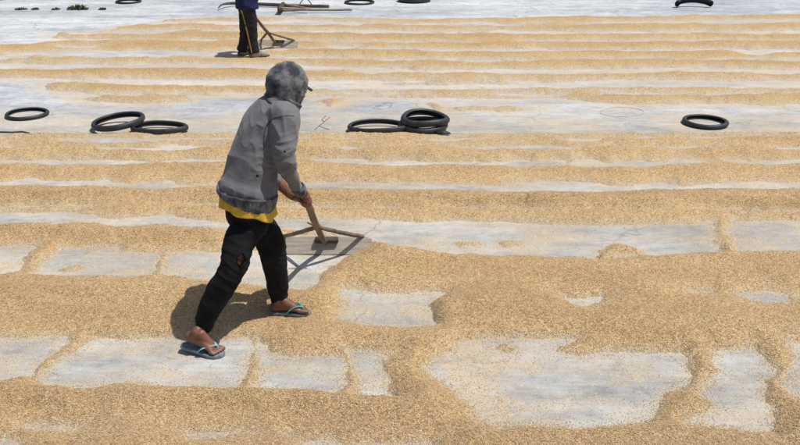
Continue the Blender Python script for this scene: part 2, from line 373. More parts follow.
RIDGE = [  # crests of the raked rows: (height m, spread m, [(x, y)...])
 (.052,.17,[(-80,303),(100,300),(250,307),(340,313),(440,320)]),(.050,.16,[(-80,398),(150,402),(300,404),(430,410)]),
 (.050,.20,[(385,264),(520,266),(650,266),(800,261),(1000,262)]),(.024,.20,[(440,310),(560,316),(640,328),(720,338)]),
 (.036,.17,[(-80,233),(100,237),(210,239)]),(.042,.20,[(-80,199),(300,200),(500,204),(900,206)]),
 (.040,.14,[(480,437),(600,437),(800,436),(1000,440)]),(.030,.15,[(-80,284),(180,285)]),
 (.030,.17,[(-80,171),(300,171),(600,172),(900,171)]),(.028,.18,[(-80,154.5),(300,154.5),(600,154.5),(900,154)])]
RDS = [(h_, w_, np.array([ground(u, v).x/ground(u, v).y for u, v in pts]), np.array([ground(u, v).y for u, v in pts])) for h_, w_, pts in RIDGE]
FRONT_HEEL = ground(272, 318); REAR = ground(205, 354)
HEAP = ground(378, 262)
def plan(x, y):
    x = np.asarray(x, float).ravel(); y = np.asarray(y, float).ravel()
    b = np.full(len(x), -.9)
    for p in POLYB: sdf(p, x, y, b, 1)
    sl_ = x/np.maximum(y, .1)
    for k_, (sx, yy, ww, st) in enumerate(TRS):
        yt = np.interp(sl_, sx, yy); w = np.interp(sl_, sx, ww)
        near = np.abs(y-yt) < w*2.2
        if not near.any(): continue
        xx, y2, wv, yv = x[near], y[near], w[near], yt[near]
        yv = yv+wv*.8*fbm(xx*.9, y2*0+k_*3.1, 2, 50.)
        mod = fbm(xx*.8, y2*.5+k_*5, 4, 52.)*1.8+(st-.5)*.55
        t = (1-np.abs(y2-yv)/wv)
        b[near] = np.maximum(b[near], np.where(t > -1.1, -.13+np.minimum(.13+.05*(st > .6), .24*(t+1.1)/2.1*np.clip(mod*.8+.72, .1, 1.2)), -.9))
    for p in POLYI: sdf(p, x, y, b, -1)
    k = np.clip((y-3)/12, 0, 1)
    b = b + (.030+.085*k)*fbm(x*(4.2-2.4*k), y*(9-3*k), 4, 1.0, .62)*1.6 + (.014+.01*k)*fbm(x*30, y*36, 3, 4.)
    return b
def height(x, y, b):
    x = np.asarray(x, float).ravel(); y = np.asarray(y, float).ravel()
    dd = np.maximum(-b, 0)
    k = np.clip((y-3)/12, 0, 1)
    wx = x+.3*fbm(x*.7, y*.7, 2, 9.); wy = y+.16*fbm(x*.8, y*.9, 3, 2.)
    ridge = np.abs(fbm(wx*.55+3, wy*2.3, 3, 6.))          # long creases between raked rows
    ridge = np.clip(1-ridge*3.2, 0, 1)
    H = .046+.045*fbm(wx*.5, wy*2.3, 3, 11.)+.030*ridge
    H = np.maximum(H, .012)
    h = H*(1-np.exp(-dd/.12)) + .006*np.exp(-dd/.02)*0
    # rough, freshly turned surface
    act = 1-np.exp(-dd/.05)
    q_ = x/np.maximum(y, .1)
    for i_, (h_, w_, sx, yy) in enumerate(RDS):
        t0 = y-np.interp(q_, sx, yy); nr = np.nonzero((np.abs(t0) < w_*2.6) & (b < 0))[0]
        if not len(nr): continue
        xs_ = x[nr]; t_ = t0[nr]-.05*fbm(xs_*1.3, xs_*0+i_*2.7, 3, 71.)
        fade = np.clip((q_[nr]-sx[0])/.03+1, 0, 1)*np.clip((sx[-1]-q_[nr])/.03+1, 0, 1)
        amp = h_*(1+.8*fbm(xs_*1.1, xs_*0+i_*1.9, 2, 73.))*fade
        h[nr] += (1-np.exp(-dd[nr]/.09))*amp*np.where(t_ > 0, np.exp(-(t_/w_)**2), np.exp(-(t_/(w_*.62))**2))
    h += act*(.010*fbm(x*5, y*8, 3, 21.)+.006*fbm(x*22, y*26, 2, 23.)+.0045*fbm(x*60, y*60, 1, 25.)+.006*np.clip(fbm(x*.5, y*1.2, 2, 61.)+.3, 0, 1)*fbm(wx*1.2, wy*24, 2, 63.))
    lump = np.clip(fbm(x*.9, y*2.0, 3, 31.), 0, 1)
    h += act*lump*.030*np.clip(fbm(x*11, y*15, 3, 33.)+.1, -.4, 1)
    rx, ry = x-HEAP.x, y-HEAP.y
    h += act*.045*np.exp(-(rx/.30)**2-(ry/.22)**2)
    for c, r in ((FRONT_HEEL+Vector((.1, 0, 0)), .22), (REAR, .2)):
        q = np.exp(-((x-c.x)/r)**2-((y-c.y)/(r*.7))**2); h = h*(1-.72*q)+act*.004*q
    h = np.where(b > 0, -b*.35, h) + .0015
    return h
def gh(x, y):
    xa = np.array([x]); ya = np.array([y]); return max(0.0, float(height(xa, ya, plan(xa, ya))[0]))

# grid: finer near, coarser far
rows = [2.3]
while rows[-1] < 27: rows.append(rows[-1]+.0125*(rows[-1]/3.5)**1.25)
rows = np.array(rows); NX = 720; xi = np.linspace(-1, 1, NX)
GX = xi[None, :]*(.62*rows[:, None]+1.5); GY = np.repeat(rows[:, None], NX, 1)
FX, FY = GX.ravel(), GY.ravel()
B = plan(FX, FY); Hh = height(FX, FY, B)
FAR = np.clip((FY-8.6)/1.2, 0, 1)
R = len(rows)
def grid_faces(nr, nc):
    i = np.arange(nr-1)[:, None]*nc+np.arange(nc-1)[None, :]
    i = i.ravel(); return np.stack([i, i+1, i+1+nc, i+nc], 1)

# ------------------------------------------------------------------ the ground
me = mesh_np('ground', [(-500, -60, -.16), (500, -60, -.16), (500, 900, -.16), (-500, 900, -.16)], [(0, 1, 2, 3)])
tag(link('ground', me, M['soil'], smooth=False), kind='structure')
pav = empty('pavement'); pav['kind'] = 'structure'
y_joint = [float(ground(400, 133.8).y), float(ground(400, 18.2).y), float(ground(400, 9.6).y)]
def dustmap(vx, vy, b):
    bp = np.maximum(b, 0); farz = np.clip((vy-8.9)/.4, 0, 1)
    d = np.clip(1.1*np.exp(-bp/(.05+.05*farz)), 0, 1)
    st = fbm(vx*1.5, vy*3.4, 4, 41.)
    d1 = np.maximum(d, np.clip(.50+1.5*st+.35*fbm(vx*9, vy*9, 3, 44.), .08, 1.0))
    d2 = np.maximum(d, np.clip(.82+.9*st, .3, 1.0))
    d2 = d2*(1-.97*np.clip((b-.06)/.22, 0, 1))
    return d1*(1-farz)+d2*farz
def slab(y0, y1, x0, x1):
    g = .006
    g0 = .045 if y0 == y_joint[2] else g; g1 = .045 if y1 == y_joint[2] else g
    sel = [r for r in rows[::2] if y0+g < r < y1-g]
    ys = np.array([y0+g0]+sel+[y1-g1]) if len(sel) else np.linspace(y0+g0, y1-g1, 6)
    nx = int(min(380, max(12, (x1-x0)/.035)))
    xs = np.linspace(x0+g, x1-g, nx)
    X, Y = np.meshgrid(xs, ys); Z = .0016*fbm(X.ravel()*1.3, Y.ravel()*1.3, 2, 3.)
    V = np.stack([X.ravel(), Y.ravel(), Z], 1); Fc = grid_faces(len(ys), nx)
    # rim down to the soil
    n = len(V); ring = list(range(nx))+[r*nx+nx-1 for r in range(1, len(ys))]+list(range((len(ys)-1)*nx+nx-2, (len(ys)-1)*nx-1, -1))+[r*nx for r in range(len(ys)-2, 0, -1)]
    low = V[ring].copy(); low[:, 2] = -.12
    V = np.concatenate([V, low]); m_ = len(ring)
    rimf = np.array([[ring[i], n+i, n+(i+1) % m_, ring[(i+1) % m_]] for i in range(m_)])
    me = mesh_np('slab', V, np.concatenate([Fc, rimf]))
    # dust map sampled from the plan
    vx, vy = V[:, 0], V[:, 1]; b = plan(vx, vy)
    d = dustmap(vx, vy, b)
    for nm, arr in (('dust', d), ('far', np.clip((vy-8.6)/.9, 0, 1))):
        a = me.attributes.new(nm, 'FLOAT', 'POINT'); a.data.foreach_set('value', arr.astype(np.float32))
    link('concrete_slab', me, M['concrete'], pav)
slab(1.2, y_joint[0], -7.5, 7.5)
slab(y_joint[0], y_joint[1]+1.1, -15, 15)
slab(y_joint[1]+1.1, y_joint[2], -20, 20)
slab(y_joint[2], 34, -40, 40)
slab(34, 70, -60, 60)

# ------------------------------------------------------------------ the spread grain
V = np.stack([FX, FY, Hh], 1); Fc = grid_faces(R, NX)
def grain_field(name, ymin, ymax, label):
    fy = FY[Fc].mean(1); fz = Hh[Fc].max(1)
    keep = (fy >= ymin) & (fy < ymax) & (fz > -.002)
    f = Fc[keep]; used = np.unique(f); remap = np.full(len(V), -1); remap[used] = np.arange(len(used))
    me = mesh_np(name, V[used], remap[f])
    kk = np.clip((FY-3)/8, 0, 1); wd = .05+.10*kk
    cover = .36+.46*np.clip(-B/wd, 0, 1)+.18*np.clip((-B-wd*.8)/(wd*1.2), 0, 1)
    for nm, arr in (('far', FAR), ('cover', cover)):
        a = me.attributes.new(nm, 'FLOAT', 'POINT'); a.data.foreach_set('value', arr[used].astype(np.float32))
    tag(link(name, me, M['grain']), label, 'rice', kind='stuff')
SPLIT = float(ground(400, 118).y)
grain_field('spread_rice', 0, SPLIT, 'rice grain raked into long golden rows on the near slab around the stooping worker')
grain_field('spread_rice', SPLIT, 99, 'rice grain in thin raked bands on the far slab behind the row of tyres')

# loose kernels, real geometry, over the nearest part of the floor
def kernels():
    n = 780000
    u = rng.random(n)
    y = 1/(1/2.9-u*(1/2.9-1/8.8)); x = (rng.random(n)*2-1)*(.52*y+.35)
    b = plan(x, y); h = height(x, y, b)
    dprob = np.clip(.8*np.exp(-np.maximum(b, 0)/.035), 0, 1)
    patch = np.clip(.16+.9*fbm(x*1.5, y*3.4, 4, 41.)+.25*np.clip(fbm(x*9, y*14, 3, 43.), 0, 1), .025, .6)
    prob = np.where(b > 0, np.maximum(dprob, patch*.30), 1.0)
    prob *= np.clip(3.3/y, 0, 1)**.8
    keep = rng.random(n) < prob*.56
    x, y, h = x[keep], y[keep], np.maximum(h[keep], .0005)
    n = len(x); print('kernels', n)
    L = .0035*(.8+.4*rng.random(n)); W = .00150*(.85+.3*rng.random(n))
    az = rng.random(n)*2*np.pi; el = rng.normal(0, .38, n); el = np.where(h < .002, el*.1, el)
    d = np.stack([np.cos(az)*np.cos(el), np.sin(az)*np.cos(el), np.sin(el)], 1)
    s = np.stack([-np.sin(az), np.cos(az), 0*az], 1); t = np.cross(d, s)
    c = np.stack([x, y, h+W*.9+np.abs(np.sin(el))*L*.5], 1)
    L = L[:, None]; W = W[:, None]
    P = np.stack([c+d*L, c-d*L, c+s*W, c+t*W*.85, c-s*W, c-t*W*.85], 1).reshape(-1, 3)
    base = np.arange(n)[:, None, None]*6
    tri = np.array([[0, 2, 3], [0, 3, 4], [0, 4, 5], [0, 5, 2], [1, 3, 2], [1, 4, 3], [1, 5, 4], [1, 2, 5]])
    me = mesh_np('kernels', P, (base+tri[None]).reshape(-1, 3))
    tag(link('loose_kernels', me, M['kernel']), 'loose unhusked rice kernels scattered over the near rows and swept concrete', 'rice', kind='stuff')
kernels()

# ------------------------------------------------------------------ mesh tools for solid shapes
def catmull(P, n):
    P = np.asarray(P, float); out = []
    Q = np.vstack([2*P[0]-P[1], P, 2*P[-1]-P[-2]])
    for i in range(1, len(Q)-2):
        for k in range(n):
            t = k/n; a, b, c, d = Q[i-1], Q[i], Q[i+1], Q[i+2]
            out.append(.5*((2*b)+(-a+c)*t+(2*a-5*b+4*c-d)*t*t+(-a+3*b-3*c+d)*t**3))
    out.append(Q[-2]); return np.array(out)
class MB:
    def __init__(s): s.v = []; s.f = []
    def add(s, v, f):
        o = len(s.v); s.v += [tuple(p) for p in v]; s.f += [tuple(i+o for i in q) for q in f]; return s
    def tube(s, pts, rad, seg=12, sub=6, hint=(0, 0, 1), fn=None, caps=True):
        """pts list of xyz, rad list of r or (a, b): a along the hint side, b across"""
        rr = [(r, r) if not hasattr(r, '__len__') else r for r in rad]
        C = catmull([list(p)+list(r) for p, r in zip(pts, rr)], sub); n = len(C)
        T = np.gradient(C[:, :3], axis=0); T /= np.linalg.norm(T, axis=1)[:, None]+1e-12
        rings = []; h = np.array(hint, float)
        for i in range(n):
            a = h-T[i]*h.dot(T[i])
            if np.linalg.norm(a) < 1e-3: a = np.cross(T[i], (0, 1, .1))
            a /= np.linalg.norm(a); b = np.cross(T[i], a); ring = []
            for k in range(seg):
                th = 2*math.pi*k/seg; q = fn(i/(n-1), th) if fn else 1.0
                ring.append(C[i, :3]+(a*math.cos(th)*max(C[i, 3], 1e-4)+b*math.sin(th)*max(C[i, 4], 1e-4))*q)
            rings.append(ring)
        V = [p for r in rings for p in r]; Fc = []
        for i in range(n-1):
            for k in range(seg): Fc.append((i*seg+k, i*seg+(k+1) % seg, (i+1)*seg+(k+1) % seg, (i+1)*seg+k))
        if caps:
            V.append(C[0, :3]); V.append(C[-1, :3]); c0 = len(V)-2; c1 = c0+1
            for k in range(seg):
                Fc.append((c0, (k+1) % seg, k)); Fc.append((c1, (n-1)*seg+k, (n-1)*seg+(k+1) % seg))
        return s.add(V, Fc)
    def ball(s, c, r, M3=None, nu=16, nv=10):
        r = (r, r, r) if not hasattr(r, '__len__') else r; V = []; Fc = []
        c = Vector(c)
        for j in range(1, nv):
            ph = math.pi*j/nv
            for i in range(nu):
                th = 2*math.pi*i/nu; p = Vector((r[0]*math.sin(ph)*math.cos(th), r[1]*math.sin(ph)*math.sin(th), r[2]*math.cos(ph)))
                V.append(c+(M3 @ p if M3 else p))
        for j in range(nv-2):
            for i in range(nu): Fc.append((j*nu+i, (j+1)*nu+i, (j+1)*nu+(i+1) % nu, j*nu+(i+1) % nu))
        t = Vector((0, 0, r[2])); t = M3 @ t if M3 else t
        V += [c+t, c-t]; a = len(V)-2
        for i in range(nu): Fc.append((a, i, (i+1) % nu)); Fc.append((a+1, (nv-2)*nu+(i+1) % nu, (nv-2)*nu+i))
        return s.add(V, Fc)
    def capsule(s, a, b, ra, rb, seg=12):
        a, b = Vector(a), Vector(b); s.ball(a, ra, nu=seg, nv=8); s.ball(b, rb, nu=seg, nv=8)
        d = (b-a); h = (0, 0, 1) if abs(d.normalized().z) < .9 else (0, 1, 0)
        return s.tube([a, b], [ra, rb], seg=seg, sub=2, hint=h)
    def box(s, c, sz, M3=None):
        V = []; c = Vector(c)
        for x in (-1, 1):
            for y in (-1, 1):
                for z in (-1, 1):
                    p = Vector((x*sz[0]/2, y*sz[1]/2, z*sz[2]/2)); V.append(c+(M3 @ p if M3 else p))
        return s.add(V, [(0, 1, 3, 2), (4, 6, 7, 5), (0, 4, 5, 1), (2, 3, 7, 6), (0, 2, 6, 4), (1, 5, 7, 3)])
    def mesh(s, name='m'):
        me = bpy.data.meshes.new(name); me.from_pydata([tuple(p) for p in s.v], [], s.f); me.update(); return me
    def build(s, name, mat, parent=None, bevel=0, smooth=True):
        me = s.mesh(name)
        bm = bmesh.new(); bm.from_mesh(me); bmesh.ops.recalc_face_normals(bm, faces=bm.faces)
        if bevel: bmesh.ops.bevel(bm, geom=bm.edges[:], offset=bevel, segments=2, affect='EDGES')
        bm.to_mesh(me); bm.free(); return link(name, me, mat, parent, smooth)
def remesh(mb, voxel, smooth=4, fac=.5):
    me = mb.mesh(); o = bpy.data.objects.new('tmp', me); COL.objects.link(o)
    m = o.modifiers.new('r', 'REMESH'); m.mode = 'VOXEL'; m.voxel_size = voxel
    if smooth: q = o.modifiers.new('s', 'SMOOTH'); q.iterations = smooth; q.factor = fac
    bpy.context.view_layer.update()
    dg = bpy.context.evaluated_depsgraph_get(); out = bpy.data.meshes.new_from_object(o.evaluated_get(dg))
    bpy.data.objects.remove(o); return out
def co(me):
    a = np.empty(len(me.vertices)*3, np.float32); me.vertices.foreach_get('co', a); return a.reshape(-1, 3).astype(float)
def no(me):
    a = np.empty(len(me.vertices)*3, np.float32); me.vertices.foreach_get('normal', a); return a.reshape(-1, 3).astype(float)
def displace(me, fn):
    P = co(me); Nn = no(me); d = fn(P); P = P+Nn*d[:, None]
    me.vertices.foreach_set('co', P.astype(np.float32).ravel()); me.update()
def delete_faces(me, cond):
    bm = bmesh.new(); bm.from_mesh(me)
    bmesh.ops.delete(bm, geom=[f for f in bm.faces if cond(f.calc_center_median())], context='FACES')
    bm.to_mesh(me); bm.free(); me.update()
def pn(P, sx, sy, sz, off=0.): return perlin(P[:, 0]*sx+off, P[:, 1]*sy+off, P[:, 2]*sz-off)
def fold(P, sx, sy, sz, off=0.):    # soft-crested folds: broad hollows, narrow crests
    n = pn(P, sx, sy, sz, off); return 1-np.sqrt(np.abs(n)+.02)*1.3

# ------------------------------------------------------------------ tyres
def tyre(label, u, v, Rr=.29, r=.032, rz=0., tilt=(0, 0), wav=(0., 2, 0.), oval=1.0, z=0., wide=1.0, arc=None, group='old tyres lying along the concrete strip', lift=0.):
    p = ground(u, v); nseg = 120; prof = []
    for k in range(15):          # outer skin, bead to bead
        a = math.radians(-150+300*k/14)
        rad = r*(1.0 if abs(a) > .5 else 1.05); prof.append((math.cos(a)*rad, math.sin(a)*r*wide, abs(a) < .75))
    for k in range(11):          # inner skin
        a = math.radians(140-280*k/10); prof.append((math.cos(a)*r*.78, math.sin(a)*r*.78*wide, False))
    V = []; Fc = []; np_ = len(prof); a0, a1 = arc if arc else (0, 2*math.pi); n = nseg if not arc else nseg//2
    ns = n if not arc else n+1
    rn = random.Random(int(u*7+v))
    ph = rn.random()*6
    for i in range(ns):
        th = a0+(a1-a0)*i/n
        for j, (dr, dz, tread) in enumerate(prof):
            g = -.10*r if (tread and (i+(j % 2)) % 3 == 0) else 0
            rr = Rr+dr+g+.0008*math.sin(3*th+ph)+.0018*math.sin(2*th+ph*2)
            zz = dz+r*wide+wav[0]*(1+math.cos(wav[1]*th+wav[2]))+.0007*math.sin(5*th+ph)
            V.append((rr*math.cos(th), rr*math.sin(th)*oval, zz))
    for i in range(n):
        i2 = (i+1) % ns if not arc else i+1
        for j in range(np_):
            Fc.append((i*np_+j, i2*np_+j, i2*np_+(j+1) % np_, i*np_+(j+1) % np_))
    if arc: Fc.append(tuple(range(np_))); Fc.append(tuple(n*np_+j for j in range(np_-1, -1, -1)))
    o = MB().add(V, Fc).build('tyre', M['rubber'])
    o.location = (p.x, p.y, z+.002); o.rotation_euler = (tilt[0], tilt[1], rz)
    tag(o, label, 'tyre', group); return o
G1 = 'old tyres lying along the concrete strip'; G2 = 'old tyres lying beyond the far field'
tyre('thin black tyre lying flat alone, leftmost on the strip', 27.5, 115.6, .205, .019, wav=(.002, 2, 1.))
tyre('black tyre propped up at an angle on the tyre to its right', 119.5, 128.5, .245, .023, rz=.4, tilt=(math.radians(-1), math.radians(-6)), z=.045, wide=1.35)
tyre('flat twisted black tyre under the edge of a tilted tyre', 160, 131.9, .268, .024, wav=(.004, 2, 1.9), oval=.60, wide=1.2, z=.012, rz=-.03)
tyre('warped thin black tyre half under the tyre pile', 378, 130.8, .29, .023, wav=(.006, 2, 2.5), oval=.62, wide=1.2, z=.012, rz=.06)
tyre('bottom tyre of the thick black pile, touching the grain edge', 423, 128.6, .222, .031, wav=(.005, 2, 0), wide=1.1)
tyre('top tyre of the thick black pile, warped and sagging', 425, 128.6, .222, .031, wav=(.012, 2, 2.6), z=.058, oval=.93, rz=.15, wide=1.15, tilt=(math.radians(2), math.radians(1)))
tyre('round black tyre lying flat on the right of the strip', 705, 124.0, .208, .024, wav=(0.001, 2, 1.))
tyre('tyre cut by the top left corner of the photo', -1, -1.4, .26, .030, group=G2)
tyre('thin tyre past the weeds near the top left edge', 128.6, 2.3, .235, .020, group=G2)
tyre('thin tyre beyond the curved dark pole', 359.5, 3.0, .285, .020, group=G2)
tyre('thick black tyre standing highest at the top centre edge', 414.5, 1.2, .29, .050, wide=1.15, group=G2)
tyre('half a thick tyre bent into an arch, top right', 694, 7.8, .33, .050, arc=(math.radians(12), math.radians(168)), oval=.62, tilt=(math.radians(20), 0), wide=1.25, group=G2)
# sliver of rubber under the pile, and other small bits
a = ground(437, 134.8); b_ = ground(450, 135)
tag(MB().tube([a+Vector((0, 0, .02)), (a+b_)/2+Vector((0, -.02, .035)), b_+Vector((0, 0, .02))], [(.015, .03), (.018, .04), (.008, .025)], seg=10).build('rubber_scrap', M['rubber']), 'small flap of black rubber poking out from below the tyre pile', 'rubber scrap')
pts = [ground(u, v)+Vector((0, 0, .008)) for u, v in ((-30, 133.0), (0, 132.6), (12, 132.9), (22, 132.4), (30, 133.6))]
tag(MB().tube(pts, [.008]*4+[.004], seg=8).build('rope', M['pole']), 'thin dark rope lying along the slab joint at the left edge', 'rope')
# crack lines and ring mark on the strip, modelled as thin tubes
def strand(pts, r): return [ground(u, v)+Vector((0, 0, r*.9)) for u, v in pts], [r]*len(pts)
mb = MB()
for pl in ([(326, 116), (322, 120), (324, 122), (319, 126), (315, 130)], [(319, 126), (325, 128.5), (329, 129.5)], [(324, 122), (330, 117)]):
    mb.tube(*strand(pl, .0028), seg=6)
tag(mb.build('crack', M['pole']), 'thin branched twig drawn on the pale strip beside the hooded worker', 'crack')
mb = MB(); ring = [(622+22*math.cos(t), 112.2+4.6*math.sin(t)) for t in np.linspace(.2, 6.1, 22)]
mb.tube(*strand(ring, .0018), seg=6); tag(mb.build('ring_mark', M['plank']), 'thin pale ring mark on the slab left of the right hand tyre', 'wire')

# ------------------------------------------------------------------ rakes
def bough(mb, pts, rad, seed=0, seg=14, sub=8):
    rn = random.Random(seed); ph = [rn.random()*6 for _ in range(4)]
    mb.tube(pts, rad, seg=seg, sub=sub, fn=lambda t, th: 1+.07*math.sin(th*2+ph[0]+t*5)+.06*math.sin(t*23+ph[1]+th)+.05*math.sin(t*51+ph[2]))
def rake(label, loc, rz, handle_pts, group='wooden grain rakes', L=.68):
    t = empty('rake', loc, rz, label, 'rake', group)
    mb = MB(); n = 16; V = []                                 # board: slightly warped, rounded ends
    for i in range(n+1):
        x = -L/2+L*i/n; e = 1-.30*max(0, abs(2*i/n-1)-.9)*10*.5; y = .004*math.sin(i*.5)
        hgt = .112*e
        for (dy, z) in ((-.014, .006), (-.014, hgt-.003), (-.008, hgt), (.012, hgt), (.016, .010)): V.append((x, dy+y+.60*z, z+.002*math.sin(i*1.3)))
    Fc = [(i*5+j, i*5+(j+1) % 5, (i+1)*5+(j+1) % 5, (i+1)*5+j) for i in range(n) for j in range(5)]
    Fc += [tuple(range(5)), tuple(n*5+j for j in range(4, -1, -1))]
    mb.add(V, Fc).build('board', M['board'], t, smooth=False)
    c = MB().box((.03, .022, .100), (.16, .045, .036)); c.build('cleat', M['cleat'], t, bevel=.005)
    h = MB(); bough(h, handle_pts, [.020, .021, .021, .019, .018, .017, .016][:len(handle_pts)], 3); h.build('handle', M['branch'], t)
    j = Vector(handle_pts[0]).lerp(Vector(handle_pts[1]), .95)
    for sx, s in ((-1, 5), (1, 8)):
        b = MB(); end = Vector((sx*L*.40, .055, .112)); mid = (j+end)/2+Vector((0, 0, -.004))
        bough(b, [end+(end-mid)*.05, mid, j+(j-mid)*.12], [.014, .015, .014], s); b.build('brace', M['brace'], t)
    p = MB(); p.tube([j+Vector((-.06, -.01, .035)), j, j+Vector((.045, .0, -.01))], [.006]*3, seg=8); p.build('peg', M['brace'], t)
    return t
RB = at(322.5, 254.5, ground(322, 254.5).y); RB.z = 0
hand_r = A(303.0, 193.5, 4.52); hand_l = A(305.5, 201.5, 4.64)
foot = at(325, 242.5, RB.y+.03)
H1 = A(316.5, 226, 5.27); H2 = A(309.5, 208, 4.84); H3 = A(303.0, 194.5, 4.54); H4 = A(293.5, 183, 4.36)
HP = [Vector(p)-RB for p in (foot, H1, H2, H3, H4)]
rake('wooden rake with pale board pushed by the hooded worker', RB, 0, HP)
# far rake
RF = ground(277, 48)
_Y = RF.y
_inv = (Matrix.Translation((RF.x, RF.y, 0)) @ Matrix.Rotation(-.12, 4, 'Z')).inverted()
hp2 = [_inv @ q for q in (at(275, 42, _Y-.02), at(267, 31.5, _Y-.14), at(257.5, 20, _Y-.26), at(251.5, 12, _Y-.33), at(249, 6, _Y-.36))]
rake('smaller looking wooden rake held by the far worker in navy shirt', (RF.x, RF.y, 0), -.12, hp2, L=.62)
# rake lying beyond the far field
t = empty('rake', (0, 0, 0), 0, 'wooden rake lying flat on the slab below the dark curved pole', 'rake', 'wooden grain rakes')
a = ground(282, 13.2)+Vector((0, 0, .05)); b_ = ground(352, 12.2)+Vector((0, 0, .05))
mb = MB(); bough(mb, [a, a.lerp(b_, .3)+Vector((0, .02, .01)), a.lerp(b_, .7), b_], [.020, .024, .024, .022], 4); mb.build('handle', M['plank'], t)
c = ground(281.5, 12.4)
MB().box(c+Vector((0, 0, .09)), (.06, .62, .12)).build('board', M['cleat'], t, bevel=.006)
for e, s in ((-.25, 2), (.27, 3)):
    mb = MB(); bough(mb, [c+Vector((0, e, .12)), a+Vector((.5, e*.15, .03))], [.018, .018], s); mb.build('brace', M['plank'], t)
pl = ground(300, 13.6)
# long curved pole
pp = [(218.5, 10.5), (223, 8.6), (234, 6.2), (260, 6.6), (295, 8.0), (329, 8.6)]
mb = MB(); pts = [ground(u, v)+Vector((0, 0, h)) for (u, v), h in zip(pp, (.05, .08, .06, .05, .045, .045))]
mb.tube(pts, [.010, .018, .028, .033, .033, .030], seg=14, sub=8); tag(mb.build('carrying_pole', M['pole']), 'long dark curved carrying pole lying behind the far worker', 'pole')
pts = [ground(299, 7)+Vector((0, 0, .03)), ground(303, 5)+Vector((0, 0, .10)), ground(308, 4.8)+Vector((0, 0, .10)), ground(313, 7.4)+Vector((0, 0, .02))]
tag(MB().tube(pts, [.010]*4, seg=8).build('wire_hoop', M['wire']), 'bent wire hoop sticking up behind the dark pole', 'wire')

# ------------------------------------------------------------------ weeds in the joint
def weed(label, u0, u1, n, hmax):
    rn = random.Random(int(u0)); mb = MB()
    for i in range(n):
        t = rn.random(); p = ground(u0+(u1-u0)*t, 9.6)+Vector((0, rn.gauss(0, .03), 0))
        hh = hmax*(.35+.65*rn.random())*(1-abs(2*t-1)**2*.6); a = rn.random()*6.28; w = .010+.012*rn.random()
        lean = Vector((math.cos(a), math.sin(a), 0))*hh*.7; sd = Vector((-math.sin(a), math.cos(a), 0))*w
        m_ = p+lean*.4+Vector((0, 0, hh*.7)); e = p+lean+Vector((0, 0, hh))
        mb.add([p-sd*.4, p+sd*.4, m_+sd, e, m_-sd], [(0, 1, 2, 3, 4)])
    mb.tube([ground(u0+(u1-u0)*t, 9.6)+Vector((0, 0, .004)) for t in (0, .33, .66, 1)], [.008]*4, seg=6)
    tag(mb.build('weed', M['leaf'], smooth=False), label, 'weed', 'weeds growing in the slab joint')
weed('low dark weed leftmost in the slab joint', 15, 27, 60, .06)
weed('short weed patch second from left in the joint', 32, 39, 60, .05)
weed('thin dark weed streak between two taller tufts in the joint', 52, 60, 60, .05)
weed('tallest leafy weed tuft growing in the slab joint', 68, 88, 130, .115)
weed('small weed right of the tallest tuft, last in the joint', 99, 106, 60, .06)

# ------------------------------------------------------------------ people
def frame(x, up):
    x = Vector(x).normalized(); z = Vector(up); z = (z-x*z.dot(x)).normalized(); y = z.cross(x)
    return Matrix((x, y, z)).transposed()
def foot_mb(mb, toe_base, fwd, up, side, ankle, pitch=0.):
    """toe_base: ground point below the ball; side +1 right foot (big toe on left)"""
    Mx = frame(fwd, up); Rp = Matrix.Rotation(pitch, 3, 'Y'); ball = Vector(toe_base)
    def P(x, y, z):
        if x < 0: q = Rp @ Vector((x, y, z))
        else: q = Vector((x, y, z))
        return ball+Mx @ q
    mb.tube([P(-.165, 0, .028), P(-.135, 0, .034), P(-.08, 0, .036), P(-.03, .002*side, .028), P(.01, 0, .020)],
            [(.020, .022), (.033, .029), (.032, .030), (.024, .038), (.015, .040)], seg=16, hint=up)
    mb.ball(P(-.145, 0, .030), .031)
    mb.tube([P(-.125, 0, .05), P(-.115, 0, .085), ankle], [(.032, .036), (.029, .033), (.030, .034)], seg=14, hint=fwd)
    mb.tube([P(-.02, .008*side, .030), P(-.07, .006*side, .055), P(-.105, 0, .085)], [.024, .030, .030], seg=12, hint=(0, 1, 0))
    for k, (yy, ln, r) in enumerate(((.030, .050, .0135), (.010, .046, .0098), (-.006, .040, .0092), (-.021, .032, .0088), (-.034, .024, .0085))):
        y_ = yy*side; mb.capsule(P(.0, y_, .017), P(ln*.6, y_*1.08, .015), r*1.05, r); mb.capsule(P(ln*.6, y_*1.08, .015), P(ln, y_*1.1, .011), r, r*.85)
def hand_mb(mb, c, axis, back, wrist, r, flip=1):
    """hand closed round a bar: c on the bar's axis, axis = towards the index finger, back = from bar to back of the hand"""
    A = Vector(axis).normalized(); Bk = Vector(back); Bk = (Bk-A*Bk.dot(A)).normalized(); S = A.cross(Bk)*flip
    c = Vector(c)
    def P(th, off, rad): return c+A*off+(Bk*math.cos(th)+S*math.sin(th))*rad
    mb.tube([Vector(wrist), Vector(wrist).lerp(c+Bk*(r+.012), .45), c+Bk*(r+.015)-A*.002], [(.024, .019), (.034, .017), (.040, .014)], seg=16, hint=A)
    for i, (off, reach, fr) in enumerate(((.031, 3.6, .0088), (.010, 3.9, .0090), (-.011, 3.7, .0086), (-.030, 3.3, .0076))):
        steps = 7; ps = []
        for k in range(steps): 
            th = .25+reach*k/(steps-1); ps.append(P(th, off, r+fr*(1.15 if k in (2, 4) else 1.0)))
        for k in range(steps-1): mb.capsule(ps[k], ps[k+1], fr*(1-.05*k), fr*(1-.05*(k+1)), seg=10)
    th0 = P(-.5, .030, r+.016); th1 = P(-1.3, .046, r+.012); th2 = P(-2.2, .050, r+.010)
    mb.capsule(P(-.2, .012, r+.015), th0, .015, .0125, seg=10); mb.capsule(th0, th1, .0125, .0108, seg=10); mb.capsule(th1, th2, .0108, .009, seg=10)
